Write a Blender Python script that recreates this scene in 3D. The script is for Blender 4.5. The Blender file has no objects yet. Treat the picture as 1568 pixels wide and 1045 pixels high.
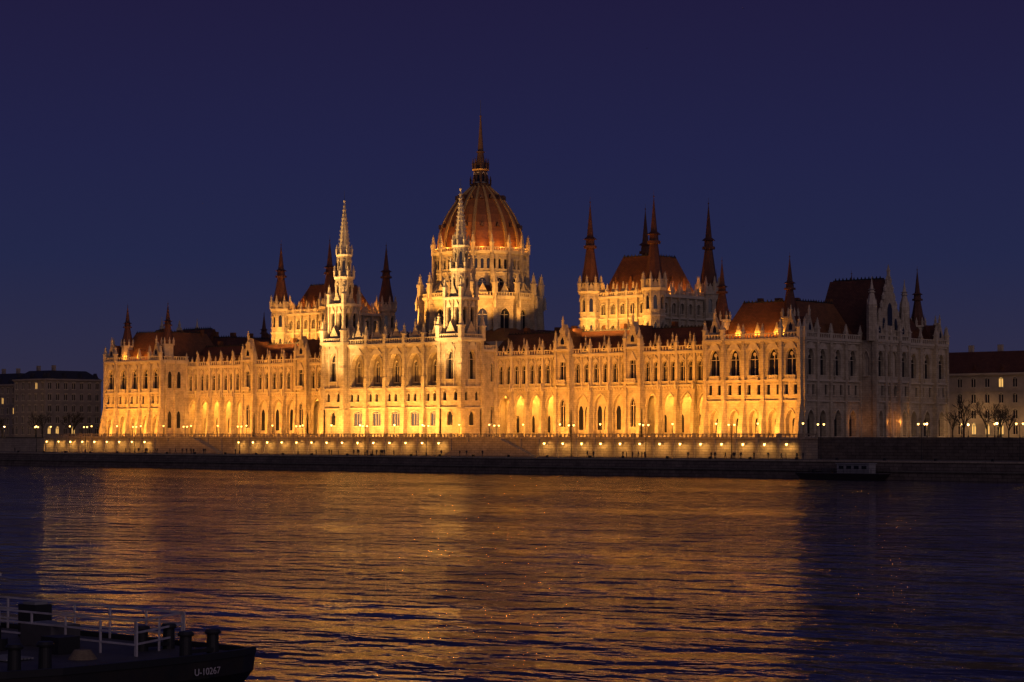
import bpy, math, random
from mathutils import Vector, Matrix
random.seed(7)
R=random.random
scene=bpy.context.scene
G=8.6
# ------------------------------------------------------------ materials
def mat(name,col,rough=0.8,col2=None,nscale=0.3,bump=0.0,bscale=2.0,brick=None,metal=0.0,emit=None,estr=0,spec=0.3):
    m=bpy.data.materials.new(name); m.use_nodes=True
    nt=m.node_tree; N=nt.nodes; L=nt.links; p=N['Principled BSDF']
    p.inputs['Roughness'].default_value=rough; p.inputs['Metallic'].default_value=metal
    p.inputs['Specular IOR Level'].default_value=spec
    p.inputs['Base Color'].default_value=(*col,1)
    tc=N.new('ShaderNodeTexCoord')
    last=None
    if col2:
        no=N.new('ShaderNodeTexNoise'); no.inputs['Scale'].default_value=nscale; no.inputs['Detail'].default_value=8; no.inputs['Roughness'].default_value=.7
        L.new(tc.outputs['Object'],no.inputs['Vector'])
        rp=N.new('ShaderNodeMapRange'); rp.inputs[1].default_value=.32; rp.inputs[2].default_value=.68
        L.new(no.outputs['Fac'],rp.inputs[0])
        mx=N.new('ShaderNodeMix'); mx.data_type='RGBA'
        mx.inputs[6].default_value=(*col,1); mx.inputs[7].default_value=(*col2,1)
        L.new(rp.outputs[0],mx.inputs[0]); last=mx.outputs[2]
    if brick:
        sp=N.new('ShaderNodeSeparateXYZ'); L.new(tc.outputs['Object'],sp.inputs[0])
        ad=N.new('ShaderNodeMath'); ad.operation='ADD'; L.new(sp.outputs[0],ad.inputs[0]); L.new(sp.outputs[1],ad.inputs[1])
        cb=N.new('ShaderNodeCombineXYZ'); L.new(ad.outputs[0],cb.inputs[0]); L.new(sp.outputs[2],cb.inputs[1])
        br=N.new('ShaderNodeTexBrick'); L.new(cb.outputs[0],br.inputs['Vector'])
        br.inputs['Scale'].default_value=1; br.inputs['Brick Width'].default_value=brick[0]; br.inputs['Row Height'].default_value=brick[1]
        br.inputs['Mortar Size'].default_value=brick[2]
        br.inputs['Color1'].default_value=(1,1,1,1); br.inputs['Color2'].default_value=(brick[3],)*3+(1,); br.inputs['Mortar'].default_value=(brick[4],)*3+(1,)
        mm=N.new('ShaderNodeMix'); mm.data_type='RGBA'; mm.blend_type='MULTIPLY'; mm.inputs[0].default_value=1
        if last: L.new(last,mm.inputs[6])
        else: mm.inputs[6].default_value=(*col,1)
        L.new(br.outputs['Color'],mm.inputs[7]); last=mm.outputs[2]
    if last: L.new(last,p.inputs['Base Color'])
    if bump:
        n2=N.new('ShaderNodeTexNoise'); n2.inputs['Scale'].default_value=bscale; n2.inputs['Detail'].default_value=4
        L.new(tc.outputs['Object'],n2.inputs['Vector'])
        bp=N.new('ShaderNodeBump'); bp.inputs['Strength'].default_value=1; bp.inputs['Distance'].default_value=bump
        L.new(n2.outputs['Fac'],bp.inputs['Height']); L.new(bp.outputs[0],p.inputs['Normal'])
    if emit:
        p.inputs['Emission Color'].default_value=(*emit,1); p.inputs['Emission Strength'].default_value=estr
    return m
STONE=mat('limestone',(.50,.42,.31),.85,(.27,.215,.15),.55,.2,1.6,(1.3,.55,.03,.86,.62))
STONE2=mat('limestone_plain',(.50,.43,.33),.85,(.34,.28,.21),.8,.1,2.2)
STONE3=mat('limestone_shaded',(.30,.24,.17),.85,(.18,.14,.1),.8,.1,2.2)  # limestone with recess shade put into its base colour, for the loggia back wall
ROOF=mat('roof_tiles',(.14,.054,.031),.6,(.08,.032,.021),.4,.05,3,(.7,.35,.05,.7,.4))
ROOFB=mat('roof_brown',(.22,.09,.035),.6,(.13,.055,.025),.4,.05,3,(.7,.35,.05,.7,.5))
DOME=mat('dome_copper',(.38,.145,.04),.5,(.25,.09,.03),.35,.04,2,(1.1,.5,.03,.8,.6))
SPIRE=mat('spire_lead',(.09,.05,.035),.55,(.05,.03,.025),.8)
GLASS=mat('window_glass',(.012,.012,.02),.15,spec=.5)
GLASSB=mat('window_glass_blue',(.02,.025,.04),.2,emit=(.45,.42,.45),estr=.14)
GLASSW=mat('window_lit_warm',(.1,.06,.02),.4,emit=(1,.55,.15),estr=1.0)
GLOBE=mat('lamp_globe',(.8,.7,.5),.4,emit=(1,.55,.14),estr=6)
IRON=mat('cast_iron',(.02,.02,.022),.5)
GOLD=mat('gilded_rib',(.55,.34,.11),.5,(.38,.22,.07),.8)
QUAY=mat('quay_stone',(.15,.12,.10),.9,(.07,.055,.05),.5,.1,1.2,(2.2,.7,.06,.75,.4))
RET=mat('retaining_stone',(.40,.33,.25),.9,(.25,.2,.15),.4,.08,1.5,(1.8,.6,.05,.8,.5))
ASPH=mat('asphalt',(.05,.05,.05),.9,(.035,.035,.035),.5)
PAVE=mat('paving',(.16,.14,.12),.9,(.1,.09,.08),.5,0,1,(1.2,1.2,.03,.8,.6))
EARTH=mat('ground_earth',(.05,.05,.04),.95,(.03,.03,.025),.1)
BGW=mat('plaster_old',(.28,.23,.19),.9,(.18,.15,.13),.3,.03,2)
BGW2=mat('plaster_cream',(.42,.34,.26),.9,(.28,.23,.18),.3,.03,2)
SLATE=mat('slate_roof',(.03,.03,.04),.6,(.02,.02,.026),.4)
BARK=mat('bark',(.05,.04,.035),.9,(.03,.025,.02),2)
HULL=mat('hull_paint_black',(.02,.02,.024),.45,(.035,.028,.025),1.2,.02,3)
DECK=mat('deck_steel',(.085,.08,.085),.6,(.05,.045,.045),.9,.01,5)
WHITE=mat('white_paint',(.6,.6,.6),.5,(.42,.42,.42),1.5)
RAILM=mat('galvanised_rail',(.5,.48,.52),.5,(.34,.3,.3),1.5)
CAB=mat('cabin_paint',(.25,.25,.26),.6,(.16,.16,.17),1.2)
CABW=mat('cabin_white',(.55,.53,.55),.6,(.4,.38,.4),1.2)
ROPE=mat('rope_hemp',(.22,.17,.11),.9,(.14,.1,.07),6,.02,20)
COAT=mat('coat_dark',(.03,.03,.035),.9); TROU=mat('trousers',(.02,.022,.035),.9); SKIN=mat('skin',(.4,.25,.18),.6); HAIR=mat('hair',(.03,.02,.015),.8)
BRONZE=mat('bronze_patina',(.3,.3,.28),.6)

# ------------------------------------------------------------ builder
class B:
    def __init__(s,name,zo=G): s.name=name; s.v=[]; s.f=[]; s.m=[]; s.ml=[]; s.zo=zo
    def mi(s,m):
        if m not in s.ml: s.ml.append(m)
        return s.ml.index(m)
    def poly(s,pts,m):
        i=len(s.v); s.v+= [(p[0],p[1],p[2]+s.zo) for p in pts]; s.f.append(list(range(i,i+len(pts)))); s.m.append(s.mi(m))
    def hexa(s,p,m):
        i=len(s.v); s.v+=[(q[0],q[1],q[2]+s.zo) for q in p]; k=s.mi(m)
        for f in ((0,3,2,1),(4,5,6,7),(0,1,5,4),(1,2,6,5),(2,3,7,6),(3,0,4,7)):
            s.f.append([i+a for a in f]); s.m.append(k)
    def abox(s,x0,x1,y0,y1,z0,z1,m):
        s.hexa([(x0,y0,z0),(x1,y0,z0),(x1,y1,z0),(x0,y1,z0),(x0,y0,z1),(x1,y0,z1),(x1,y1,z1),(x0,y1,z1)],m)
    def frust(s,cx,cy,r0,r1,z0,z1,n,m,rot=0,cap=True):
        i=len(s.v); k=s.mi(m)
        for r,z in ((r0,z0),(r1,z1)):
            for a in range(n):
                t=rot+2*math.pi*a/n; s.v.append((cx+r*math.cos(t),cy+r*math.sin(t),z+s.zo))
        for a in range(n):
            b=(a+1)%n; s.f.append([i+a,i+b,i+n+b,i+n+a]); s.m.append(k)
        if cap:
            s.f.append([i+n+a for a in range(n)]); s.m.append(k)
            s.f.append([i+a for a in range(n)][::-1]); s.m.append(k)
    def done(s,parent=None,smooth=False,loc=None):
        me=bpy.data.meshes.new(s.name); me.from_pydata(s.v,[],s.f)
        for m in s.ml: me.materials.append(m)
        me.polygons.foreach_set('material_index',s.m)
        if smooth: me.polygons.foreach_set('use_smooth',[True]*len(s.f))
        me.update(); o=bpy.data.objects.new(s.name,me); scene.collection.objects.link(o)
        if parent: o.parent=parent
        if loc: o.location=loc
        return o
def empty(name,loc=(0,0,0)):
    e=bpy.data.objects.new(name,None); e.location=loc; scene.collection.objects.link(e); return e
class F:
    def __init__(s,ox,oy,tx,ty,nx,ny): s.a=(ox,oy,tx,ty,nx,ny)
    def p(s,u,d,z):
        ox,oy,tx,ty,nx,ny=s.a; return (ox+tx*u+nx*d,oy+ty*u+ny*d,z)
def box(b,fr,s0,s1,d0,d1,z0,z1,m,ds=None):
    dt=d1 if ds is None else ds
    b.hexa([fr.p(s0,d0,z0),fr.p(s1,d0,z0),fr.p(s1,d1,z0),fr.p(s0,d1,z0),fr.p(s0,d0,z1),fr.p(s1,d0,z1),fr.p(s1,dt,z1),fr.p(s0,dt,z1)],m)
def quad(b,fr,s0,s1,z0,z1,d,m):
    if s1-s0>1e-4 and z1-z0>1e-4: b.poly([fr.p(s0,d,z0),fr.p(s1,d,z0),fr.p(s1,d,z1),fr.p(s0,d,z1)],m)
def archp(sc,w,zs,rise,n=5):
    P=[]
    for i in range(n+1):
        t=i/n; x=-w+ (w/2)*t
        P.append((sc-w/2+(w/2)*t, zs+rise*math.sqrt(max(0,w*w-x*x))/(.866*w)))
    Q=[(2*sc-a,z) for a,z in P[:-1]][::-1]
    return P+Q
def opening(b,fr,s0,s1,z0,z1,sc,w,zb,zs,rise,dep,mw,mg,d=0,mull=1,frame=True):
    l,r=sc-w/2,sc+w/2
    quad(b,fr,s0,l,z0,z1,d,mw); quad(b,fr,r,s1,z0,z1,d,mw); quad(b,fr,l,r,z0,zb,d,mw)
    P=archp(sc,w,zs,rise,4) if rise>0 else [(l,zs),(r,zs)]
    for (a,za),(c,zc) in zip(P[:-1],P[1:]):
        b.poly([fr.p(a,d,za),fr.p(c,d,zc),fr.p(c,d,z1),fr.p(a,d,z1)],mw)
    O=[(l,zb)]+P+[(r,zb)]
    for (a,za),(c,zc) in zip(O,O[1:]+O[:1]):
        b.poly([fr.p(a,d,za),fr.p(c,d,zc),fr.p(c,d-dep,zc),fr.p(a,d-dep,za)],mw)
    if mg: b.poly([fr.p(a,d-dep,z) for a,z in O],mg)
    if mull and mg:
        dd=d-dep+.02
        for k in range(mull):
            c=l+w*(k+1)/(mull+1); box(b,fr,c-.07,c+.07,dd,dd+.2,zb,zs+rise*.55,STONE2)
        if zs-zb>2: box(b,fr,l,r,dd,dd+.15,zs-.07,zs+.07,STONE2)
    if frame:
        t=.16
        for (a,za),(c,zc) in zip(P[:-1],P[1:]):
            b.hexa([fr.p(a,d+.003,za),fr.p(c,d+.003,zc),fr.p(c,d+.22,zc),fr.p(a,d+.22,za),
                    fr.p(a,d+.003,za+t*1.6),fr.p(c,d+.003,zc+t*1.6),fr.p(c,d+.22,zc+t*1.6),fr.p(a,d+.22,za+t*1.6)],STONE2)
        box(b,fr,l-.15,r+.15,d+.003,d+.28,zb-.25,zb,STONE2)
def gablet(b,fr,sc,w,z0,h,d0,d1,m):
    A=[(sc-w/2,z0),(sc+w/2,z0),(sc,z0+h)]
    f=[fr.p(a,d1,z) for a,z in A]; g=[fr.p(a,d0,z) for a,z in A]
    b.poly(f,m); b.poly(g[::-1],m)
    for i in range(3):
        j=(i+1)%3; b.poly([f[i],f[j],g[j],g[i]],m)
def pinn(b,x,y,z,h,w=.5,m=STONE2):
    rt=math.pi/4; k=w*.707
    b.frust(x,y,k,k,z,z+h*.45,4,m,rt); b.frust(x,y,k*1.35,k*1.35,z+h*.45,z+h*.5,4,m,rt)
    b.frust(x,y,k*.95,.02,z+h*.5,z+h,4,m,rt,False)
    b.frust(x,y,k*.55,k*.55,z+h*.82,z+h*.86,4,m,rt)
def balus(b,fr,s0,s1,z,h,d,step=.9,m=STONE2):
    box(b,fr,s0,s1,d-.15,d+.15,z,z+.18,m); box(b,fr,s0,s1,d-.18,d+.18,z+h-.22,z+h,m)
    n=max(1,int((s1-s0)/step))
    for i in range(n):
        c=s0+(i+.5)*(s1-s0)/n; box(b,fr,c-.16,c+.16,d-.1,d+.1,z+.18,z+h-.22,m)
def polyframes(cx,cy,r,n,rot=0):
    out=[]
    for i in range(n):
        a=rot+2*math.pi*i/n; c=rot+2*math.pi*(i+1)/n
        x0,y0=cx+r*math.cos(a),cy+r*math.sin(a); x1,y1=cx+r*math.cos(c),cy+r*math.sin(c)
        L=math.hypot(x1-x0,y1-y0); tx,ty=(x1-x0)/L,(y1-y0)/L
        out.append((F(x0,y0,tx,ty,ty,-tx),L))
    return out
def polywall(b,cx,cy,r,n,z0,z1,rot=0,k=1,wf=.45,zb=None,zs=None,rise=None,dep=.4,mg=GLASS,m=STONE,mull=0):
    for fr,L in polyframes(cx,cy,r,n,rot):
        bw=L/k
        for i in range(k):
            w=bw*wf; H=z1-z0
            opening(b,fr,i*bw,(i+1)*bw,z0,z1,(i+.5)*bw,w,z0+H*.18 if zb is None else zb,z0+H*.68 if zs is None else zs,(w*.9 if rise is None else rise),dep,m,mg,mull=mull)
def hip(b,x0,x1,y0,y1,z0,z1,ix,iy,m,crest=True):
    A=[(x0,y0,z0),(x1,y0,z0),(x1,y1,z0),(x0,y1,z0)]; C=[(x0+ix,y0+iy,z1),(x1-ix,y0+iy,z1),(x1-ix,y1-iy,z1),(x0+ix,y1-iy,z1)]
    b.hexa(A+C,m)
    if crest:
        for (p,q) in zip(C,C[1:]+C[:1]):
            L=math.hypot(q[0]-p[0],q[1]-p[1]); 
            if L<1: continue
            n=max(1,int(L/1.1)); tx,ty=(q[0]-p[0])/L,(q[1]-p[1])/L
            fr=F(p[0],p[1],tx,ty,ty,-tx)
            box(b,fr,0,L,-.08,.08,z1,z1+.22,IRON)
            for i in range(n): gablet(b,fr,(i+.5)*L/n,.5,z1+.22,.5,-.05,.05,IRON)
def spire(b,x,y,z0,z1,r,m=SPIRE,n=8):
    H=z1-z0
    b.frust(x,y,r,r*.42,z0,z0+H*.42,n,m); b.frust(x,y,r*.7,r*.7,z0+H*.42,z0+H*.45,n,m)
    b.frust(x,y,r*.5,r*.45,z0+H*.45,z0+H*.52,n,m); b.frust(x,y,r*.75,r*.4,z0+H*.52,z0+H*.55,n,m)
    b.frust(x,y,r*.36,.05,z0+H*.55,z0+H*.93,n,m); b.frust(x,y,.05,.04,z0+H*.93,z1,4,m)
    b.frust(x,y,.2,.2,z0+H*.93,z0+H*.945,6,m)
    for i in range(4):
        a=math.pi/4+i*math.pi/2
        gx,gy=x+r*.85*math.cos(a),y+r*.85*math.sin(a)
        b.frust(gx,gy,.18,.02,z0+.3,z0+H*.2,4,m)

P=empty('parliament_building')
# ------------------------------------------------------------ wings
def seg(b,fr,s0,s1,n,arcade):
    bw=(s1-s0)/n
    for i in range(n):
        a=s0+i*bw; c=a+bw; mid=(a+c)/2
        if arcade: opening(b,fr,a,c,0,13.4,mid,bw*.76,.6,8.2,3.6,.8,STONE,None,mull=0)
        else:
            opening(b,fr,a,c,0,13.4,mid,bw*.72,1.2,8.0,3.6,.9,STONE,STONE2,mull=0)
            for q in (-1,1):
                cc=mid+q*bw*.17
                b.poly([fr.p(u,-.88,z) for u,z in [(cc-.75,2.2)]+archp(cc,1.5,7.2,1.4,3)+[(cc+.75,2.2)]],GLASS)
        box(b,fr,a,c,.003,.45,13.4,13.75,STONE2); 
        for q in (0,1):
            u0=a+q*bw/2; um=u0+bw/4
            opening(b,fr,u0,u0+bw/2,13.4,21.6,um,1.7,14.7,18.4,1.5,.7,STONE,GLASS,mull=1)
            gablet(b,fr,um,2.2,20.0,1.3,.003,.28,STONE2)
            if q: box(b,fr,u0-.13,u0+.13,.003,.4,13.76,21.59,STONE2)
            x,y,_=fr.p(u0,.5,0); 
            if q: pinn(b,x,y,23.6,1.8,.4)
        gablet(b,fr,mid,2.9,22.4,3.7,-1.7,-1.4,STONE)
        b.poly([fr.p(mid-1.4,-1.71,22.4),fr.p(mid,-1.71,25.9),fr.p(mid,-4.6,25.9),fr.p(mid-1.4,-3,22.4)],ROOFB)
        b.poly([fr.p(mid+1.4,-1.71,22.4),fr.p(mid,-1.71,25.9),fr.p(mid,-4.6,25.9),fr.p(mid+1.4,-3,22.4)],ROOFB)
        b.poly([fr.p(mid-.4,-1.39,23.2),fr.p(mid+.4,-1.39,23.2),fr.p(mid+.4,-1.39,24),fr.p(mid,-1.39,24.6),fr.p(mid-.4,-1.39,24)],GLASS)
        x,y,_=fr.p(mid,-1.5,0); pinn(b,x,y,25.8,1.6,.3)
        u=a
        box(b,fr,u-.5,u+.5,.003,1.9,0,7.5,STONE,1.5); box(b,fr,u-.42,u+.42,.003,1.5,7.5,12.6,STONE,.75)
        box(b,fr,u-.36,u+.36,.003,.7,12.6,22.41,STONE2)
        x,y,_=fr.p(u,.5,0); pinn(b,x,y,22.4,4.4,.75)
        x,y,_=fr.p(u,1.1,0); pinn(b,x,y,12.6,2.6,.5)
    box(b,fr,s0,s1,.004,.6,21.6,22.0,STONE2); box(b,fr,s0,s1,.004,.8,22.0,22.4,STONE2)
    balus(b,fr,s0,s1,22.4,1.3,.45)
    k=int((s1-s0)/.9)
    for i in range(k):
        u=s0+(i+.5)*(s1-s0)/k; box(b,fr,u-.18,u+.18,.003,.5,21.1,21.6,STONE2)
        gablet(b,fr,u,.7,12.7,.6,.003,.2,STONE2)
def gbay(b,fr,sc,hw=2.3):
    d=1.5
    opening(b,fr,sc-hw,sc+hw,0,13.4,sc,1.8,3,8.5,1.9,.5,STONE,GLASS,d=d)
    opening(b,fr,sc-hw,sc+hw,13.4,23.2,sc,2.1,15.2,19.2,2.1,.6,STONE,GLASS,d=d)
    for s in (-1,1):
        u=sc+s*hw
        b.poly([fr.p(u,0,0),fr.p(u,d,0),fr.p(u,d,23.2),fr.p(u,0,23.2)],STONE)
        box(b,fr,u-.5,u+.5,d-.4,d+.9,0,13.4,STONE,d+.5); box(b,fr,u-.4,u+.4,d-.4,d+.5,13.4,23.2,STONE)
        x,y,_=fr.p(u,d+.1,0); pinn(b,x,y,23.2,5.6,.9)
    box(b,fr,sc-hw,sc+hw,d+.003,d+.5,13.2,13.6,STONE2); box(b,fr,sc-hw-.2,sc+hw+.2,-.5,d+.6,23.2,23.8,STONE2)
    box(b,fr,sc-1.5,sc+1.5,d,d+1.1,14.2,14.5,STONE2); balus(b,fr,sc-1.5,sc+1.5,14.5,1.0,d+.9,.5)
    gablet(b,fr,sc,2.8,20.2,2.4,d+.003,d+.3,STONE2)
    gablet(b,fr,sc,4.6,23.8,6.6,-.6,d+.1,STONE)
    b.poly([fr.p(sc-.6,d+.12,25),fr.p(sc+.6,d+.12,25),fr.p(sc+.6,d+.12,26),fr.p(sc,d+.12,27),fr.p(sc-.6,d+.12,26)],GLASS)
    gablet(b,fr,sc,4.0,23.9,5.6,-7,-.62,ROOF)
    x,y,_=fr.p(sc,d-.1,0); pinn(b,x,y,30.0,2.8,.45)
    for s in (-1,1):
        for t in (.33,.66):
            x,y,_=fr.p(sc+s*2.3*(1-t),d,0); pinn(b,x,y,23.8+6.6*t,1.2,.35)
for sx,nm in ((1,'south_wing'),(-1,'north_wing')):
    b=B(nm); fr=F(0,10,1,0,0,-1)
    S=[(26.5,49.2,4,1),(53.8,73.2,3,0),(77.8,106,5,1)]
    for s0,s1,n,arc in S:
        a,c=(s0,s1) if sx>0 else (-s1,-s0)
        seg(b,fr,a,c,n,arc)
        if arc:
            quad(b,fr,a,c,0.0,13.4,-4.2,STONE2); b.poly([fr.p(a,-.8,13.0),fr.p(c,-.8,13.0),fr.p(c,-4.2,13.0),fr.p(a,-4.2,13.0)],STONE2)
            b.poly([fr.p(a,-.8,.55),fr.p(c,-.8,.55),fr.p(c,-4.2,.55),fr.p(a,-4.2,.55)],PAVE)
            for k in range(n):
                u=a+(k+.5)*(c-a)/n
                for q in (-1,1):
                    cc=u+q*1.1; b.poly([fr.p(t,-4.15,z) for t,z in [(cc-.45,1.5)]+archp(cc,.9,5.2,1.0,3)+[(cc+.45,1.5)]],GLASS)
                u=a+k*(c-a)/n; box(b,fr,u-.35,u+.35,-4.2,-.8,11,13,STONE2)
    for g in (51.5,75.5): gbay(b,fr,sx*g)
    a,c=(24,106) if sx>0 else (-106,-24)
    b.abox(a,c,14.4,30,0,22,STONE2); b.abox(a,c,11.3,14.4,13.5,21.95,STONE2)
    hip(b,a-2,c+2,11.6,30,22.1,28.6,3,4.6,ROOF)
    for k in range(9):
        x=a+6+k*8.6; b.abox(x,x+1.2,17+k%2*3,18.4+k%2*3,28,30.4,ROOFB)
    b.done(P)
# ------------------------------------------------------------ square tower pieces
def ringcorn(b,cx,cy,half,z0,z1,over,m=STONE2):
    b.frust(cx,cy,(half+over)*1.4142,(half+over)*1.4142,z0,z1,4,m,math.pi/4)
def corners(b,cx,cy,half,z,h,w):
    for i in (-1,1):
        for j in (-1,1): pinn(b,cx+i*half,cy+j*half,z,h,w)
Q4=math.pi/4
def ctower(b,cx,cy):
    h=4.1; r=h*1.4142
    polywall(b,cx,cy,r*1.03,4,0,8,Q4,1,.25,3.5,6.2,1.2,.5)
    ringcorn(b,cx,cy,h,8,8.4,.5)
    polywall(b,cx,cy,r,4,8.4,13.6,Q4,2,.3,10.2,12.2,.6,.4)
    ringcorn(b,cx,cy,h,13.6,14.1,.45)
    polywall(b,cx,cy,r,4,14.1,26,Q4,1,.36,16,21.4,2.6,.9,mull=1)
    for fr,L in polyframes(cx,cy,r,4,Q4):
        gablet(b,fr,L/2,4.2,24.0,3.2,.01,.35,STONE2)
        gablet(b,fr,L/2,5.2,27.2,4.6,-.4,-.05,STONE)
        for u in (.0,L): 
            box(b,fr,u-.8,u+.8,-.8,.75,0,8,STONE,.5); box(b,fr,u-.65,u+.65,-.8,.5,8,20,STONE); box(b,fr,u-.5,u+.5,-.8,.3,20,27,STONE)
        for t in (.3,.7): box(b,fr,L*t-.15,L*t+.15,.003,.3,14.1,26,STONE2)
        balus(b,fr,.4,L-.4,27.2,1.1,.3,.7)
    ringcorn(b,cx,cy,h,26,26.5,.4); ringcorn(b,cx,cy,h,26.5,27.2,.8)
    corners(b,cx,cy,h+.1,27.2,6.8,1.25)
    h=2.95; r=h*1.4142
    polywall(b,cx,cy,r,4,27.2,37.6,Q4,2,.5,30,34.8,1.3,.6)
    for fr,L in polyframes(cx,cy,r,4,Q4):
        for u in (0,L/2,L): box(b,fr,u-.35,u+.35,-.3,.4,27.2,37.6,STONE)
        gablet(b,fr,L/2,3.4,38.3,3.4,-.35,0,STONE)
        gablet(b,fr,L*.25,1.9,35.6,1.8,.01,.3,STONE2); gablet(b,fr,L*.75,1.9,35.6,1.8,.01,.3,STONE2)
    ringcorn(b,cx,cy,h,37.6,38.3,.6)
    corners(b,cx,cy,h+.05,38.3,5.6,.95)
    r=2.75
    polywall(b,cx,cy,r,8,38.3,45.5,math.pi/8,1,.42,39.8,43.2,.9,.4)
    b.frust(cx,cy,r+.35,r+.5,45.5,46.1,8,STONE2,math.pi/8)
    for i in range(8):
        a=math.pi/8+i*Q4; pinn(b,cx+(r+.15)*math.cos(a),cy+(r+.15)*math.sin(a),46.1,3.4,.55)
    r=2.2
    polywall(b,cx,cy,r,8,46.1,52.0,math.pi/8,1,.45,47.2,50.2,.7,.4)
    b.frust(cx,cy,r+.2,r+.4,52,52.5,8,STONE2,math.pi/8)
    for i in range(8):
        a=math.pi/8+i*Q4; pinn(b,cx+(r+.1)*math.cos(a),cy+(r+.1)*math.sin(a),52.5,3.0,.45)
    b.frust(cx,cy,1.9,.12,52.5,68,8,STONE2,math.pi/8)
    for k in range(12):
        t=(k+.7)/13; rr=1.9*(1-t)+.12
        for i in range(8):
            a=math.pi/8+i*Q4; x,y=cx+rr*math.cos(a),cy+rr*math.sin(a); z=52.5+15.5*t
            b.frust(x,y,.24,.08,z,z+.45,4,STONE2)
    b.frust(cx,cy,.35,.35,67.7,68.1,8,STONE2); b.frust(cx,cy,.08,.03,68,71,4,IRON)
b=B('river_front_towers')
for sx in (-1,1): ctower(b,sx*23,-1)
b.done(P)
# ------------------------------------------------------------ central pavilion
b=B('central_pavilion'); fr=F(0,-3,1,0,0,-1); bw=37.8/5
for i in range(5):
    a=-18.9+i*bw; c=a+bw; mid=(a+c)/2
    opening(b,fr,a,c,0,8.4,mid,3.2,3.4,6.9,.5,.5,STONE,GLASSB,mull=2)
    for q in range(3):
        opening(b,fr,a+q*bw/3,a+(q+1)*bw/3,8.4,13.6,a+(q+.5)*bw/3,1.1,10.2,12.1,.4,.4,STONE,GLASS,mull=0)
    box(b,fr,a,c,.003,.4,8.2,8.55,STONE2); box(b,fr,a,c,.003,.5,13.5,14.0,STONE2)
    opening(b,fr,a,c,13.6,25.4,mid,5.5,14.4,19.6,4.3,1.5,STONE,None,mull=0)
    for q in (-1,1):
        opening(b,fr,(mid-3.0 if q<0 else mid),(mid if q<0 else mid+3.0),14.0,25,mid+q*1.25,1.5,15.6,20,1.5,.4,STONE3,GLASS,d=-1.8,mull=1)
    for u in ([a,c] if i==4 else [a]):
        box(b,fr,u-.75,u+.75,.003,1.6,0,8.4,STONE,1.2); box(b,fr,u-.6,u+.6,.003,1.1,8.4,17,STONE,.9); box(b,fr,u-.45,u+.45,.003,.8,17,26.2,STONE)
        x,y,_=fr.p(u,.4,0); pinn(b,x,y,26.2,5.8,1.0)
    gablet(b,fr,mid,4.6,26.6,4.8,-.4,0,STONE); gablet(b,fr,mid,4.6,23.4,2.4,.01,.25,STONE2)
    x,y,_=fr.p(mid,-.2,0); pinn(b,x,y,31,2.2,.45)
    for q in (.25,.75):
        x,y,_=fr.p(a+bw*q,-.1,0); pinn(b,x,y,27.4,2.6,.5)
box(b,fr,-18.9,18.9,.004,.55,25.4,25.9,STONE2); box(b,fr,-18.9,18.9,-.2,.9,25.9,26.4,STONE2); balus(b,fr,-18.9,18.9,26.4,1.4,.5)
b.abox(-19,19,-.7,16,0,25.6,STONE2); 
for sx in (-1,1):
    f2=F(sx*26,0,0,1,sx,0)
    for k in range(2):
        a=3.1+k*3.4; opening(b,f2,a,a+3.4,0,13.6,a+1.7,1.2,4,8,1,.5,STONE,GLASS); opening(b,f2,a,a+3.4,13.6,24,a+1.7,1.3,15.5,19.5,1.2,.5,STONE,GLASS)
    b.abox(min(sx*20,sx*25.4),max(sx*20,sx*25.4),3.2,16,0,24,STONE2)
    box(b,f2,3.1,10,.0,.6,23.6,24.2,STONE2); balus(b,f2,3.1,10,24.2,1.2,.3)
hip(b,-19,19,0,16,25.7,29.5,4,5,ROOF)
b.abox(-24,24,16,58,0,27,STONE2); hip(b,-24,24,16,58,27,31,6,6,ROOF,False)
b.done(P)
# ------------------------------------------------------------ dome
b=B('dome_drum'); cx,cy=0,31.7
rt=math.pi/16
polywall(b,cx,cy,17.0,16,24,39.5,rt,1,.42,29,35,1.8,.6,mull=1)
b.frust(cx,cy,17.4,17.6,39.5,40.2,16,STONE2,rt)
for fr,L in polyframes(cx,cy,17.4,16,rt): balus(b,fr,0,L,40.2,1.2,0,.8)
for fr,L in polyframes(cx,cy,17.0,16,rt): gablet(b,fr,L/2,3.8,40.2,4,-.3,0,STONE)
b.frust(cx,cy,17.0,13.7,40.2,43.5,16,ROOF,rt,False)
polywall(b,cx,cy,13.6,16,40,47.0,rt,1,.45,41.5,44.6,1.2,.6,mull=1)
b.frust(cx,cy,13.8,13.9,47,47.4,16,STONE2,rt)
polywall(b,cx,cy,13.6,16,47.4,52.6,rt,3,.5,48.3,50.8,.5,.6)
b.frust(cx,cy,14.0,14.3,52.6,53.4,32,STONE2,rt)
for fr,L in polyframes(cx,cy,14.1,16,rt): balus(b,fr,0,L,53.4,1.1,0,.7)
for i in range(16):
    a=rt+i*2*math.pi/16; ca,sa=math.cos(a),math.sin(a)
    fr=F(cx,cy,-sa,ca,ca,sa)
    box(b,fr,-.7,.7,16.6,19.2,22,38,STONE,18.3); box(b,fr,-.55,.55,16.6,18.4,38,41,STONE)
    x,y,_=fr.p(0,17.9,0); pinn(b,x,y,41,6.4,1.1)
    x,y,_=fr.p(0,18.9,0); pinn(b,x,y,37,4,.6)
    b.hexa([fr.p(-.3,13.4,43),fr.p(.3,13.4,43),fr.p(.3,17.6,40.2),fr.p(-.3,17.6,40.2),fr.p(-.3,13.4,46),fr.p(.3,13.4,46),fr.p(.3,17.6,41.4),fr.p(-.3,17.6,41.4)],STONE)
    box(b,fr,-.5,.5,13.2,14.3,41,53,STONE)
    x,y,_=fr.p(0,14.0,0); pinn(b,x,y,53,5.8,.85)
b.done(P)
b=B('dome_shell')
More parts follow.
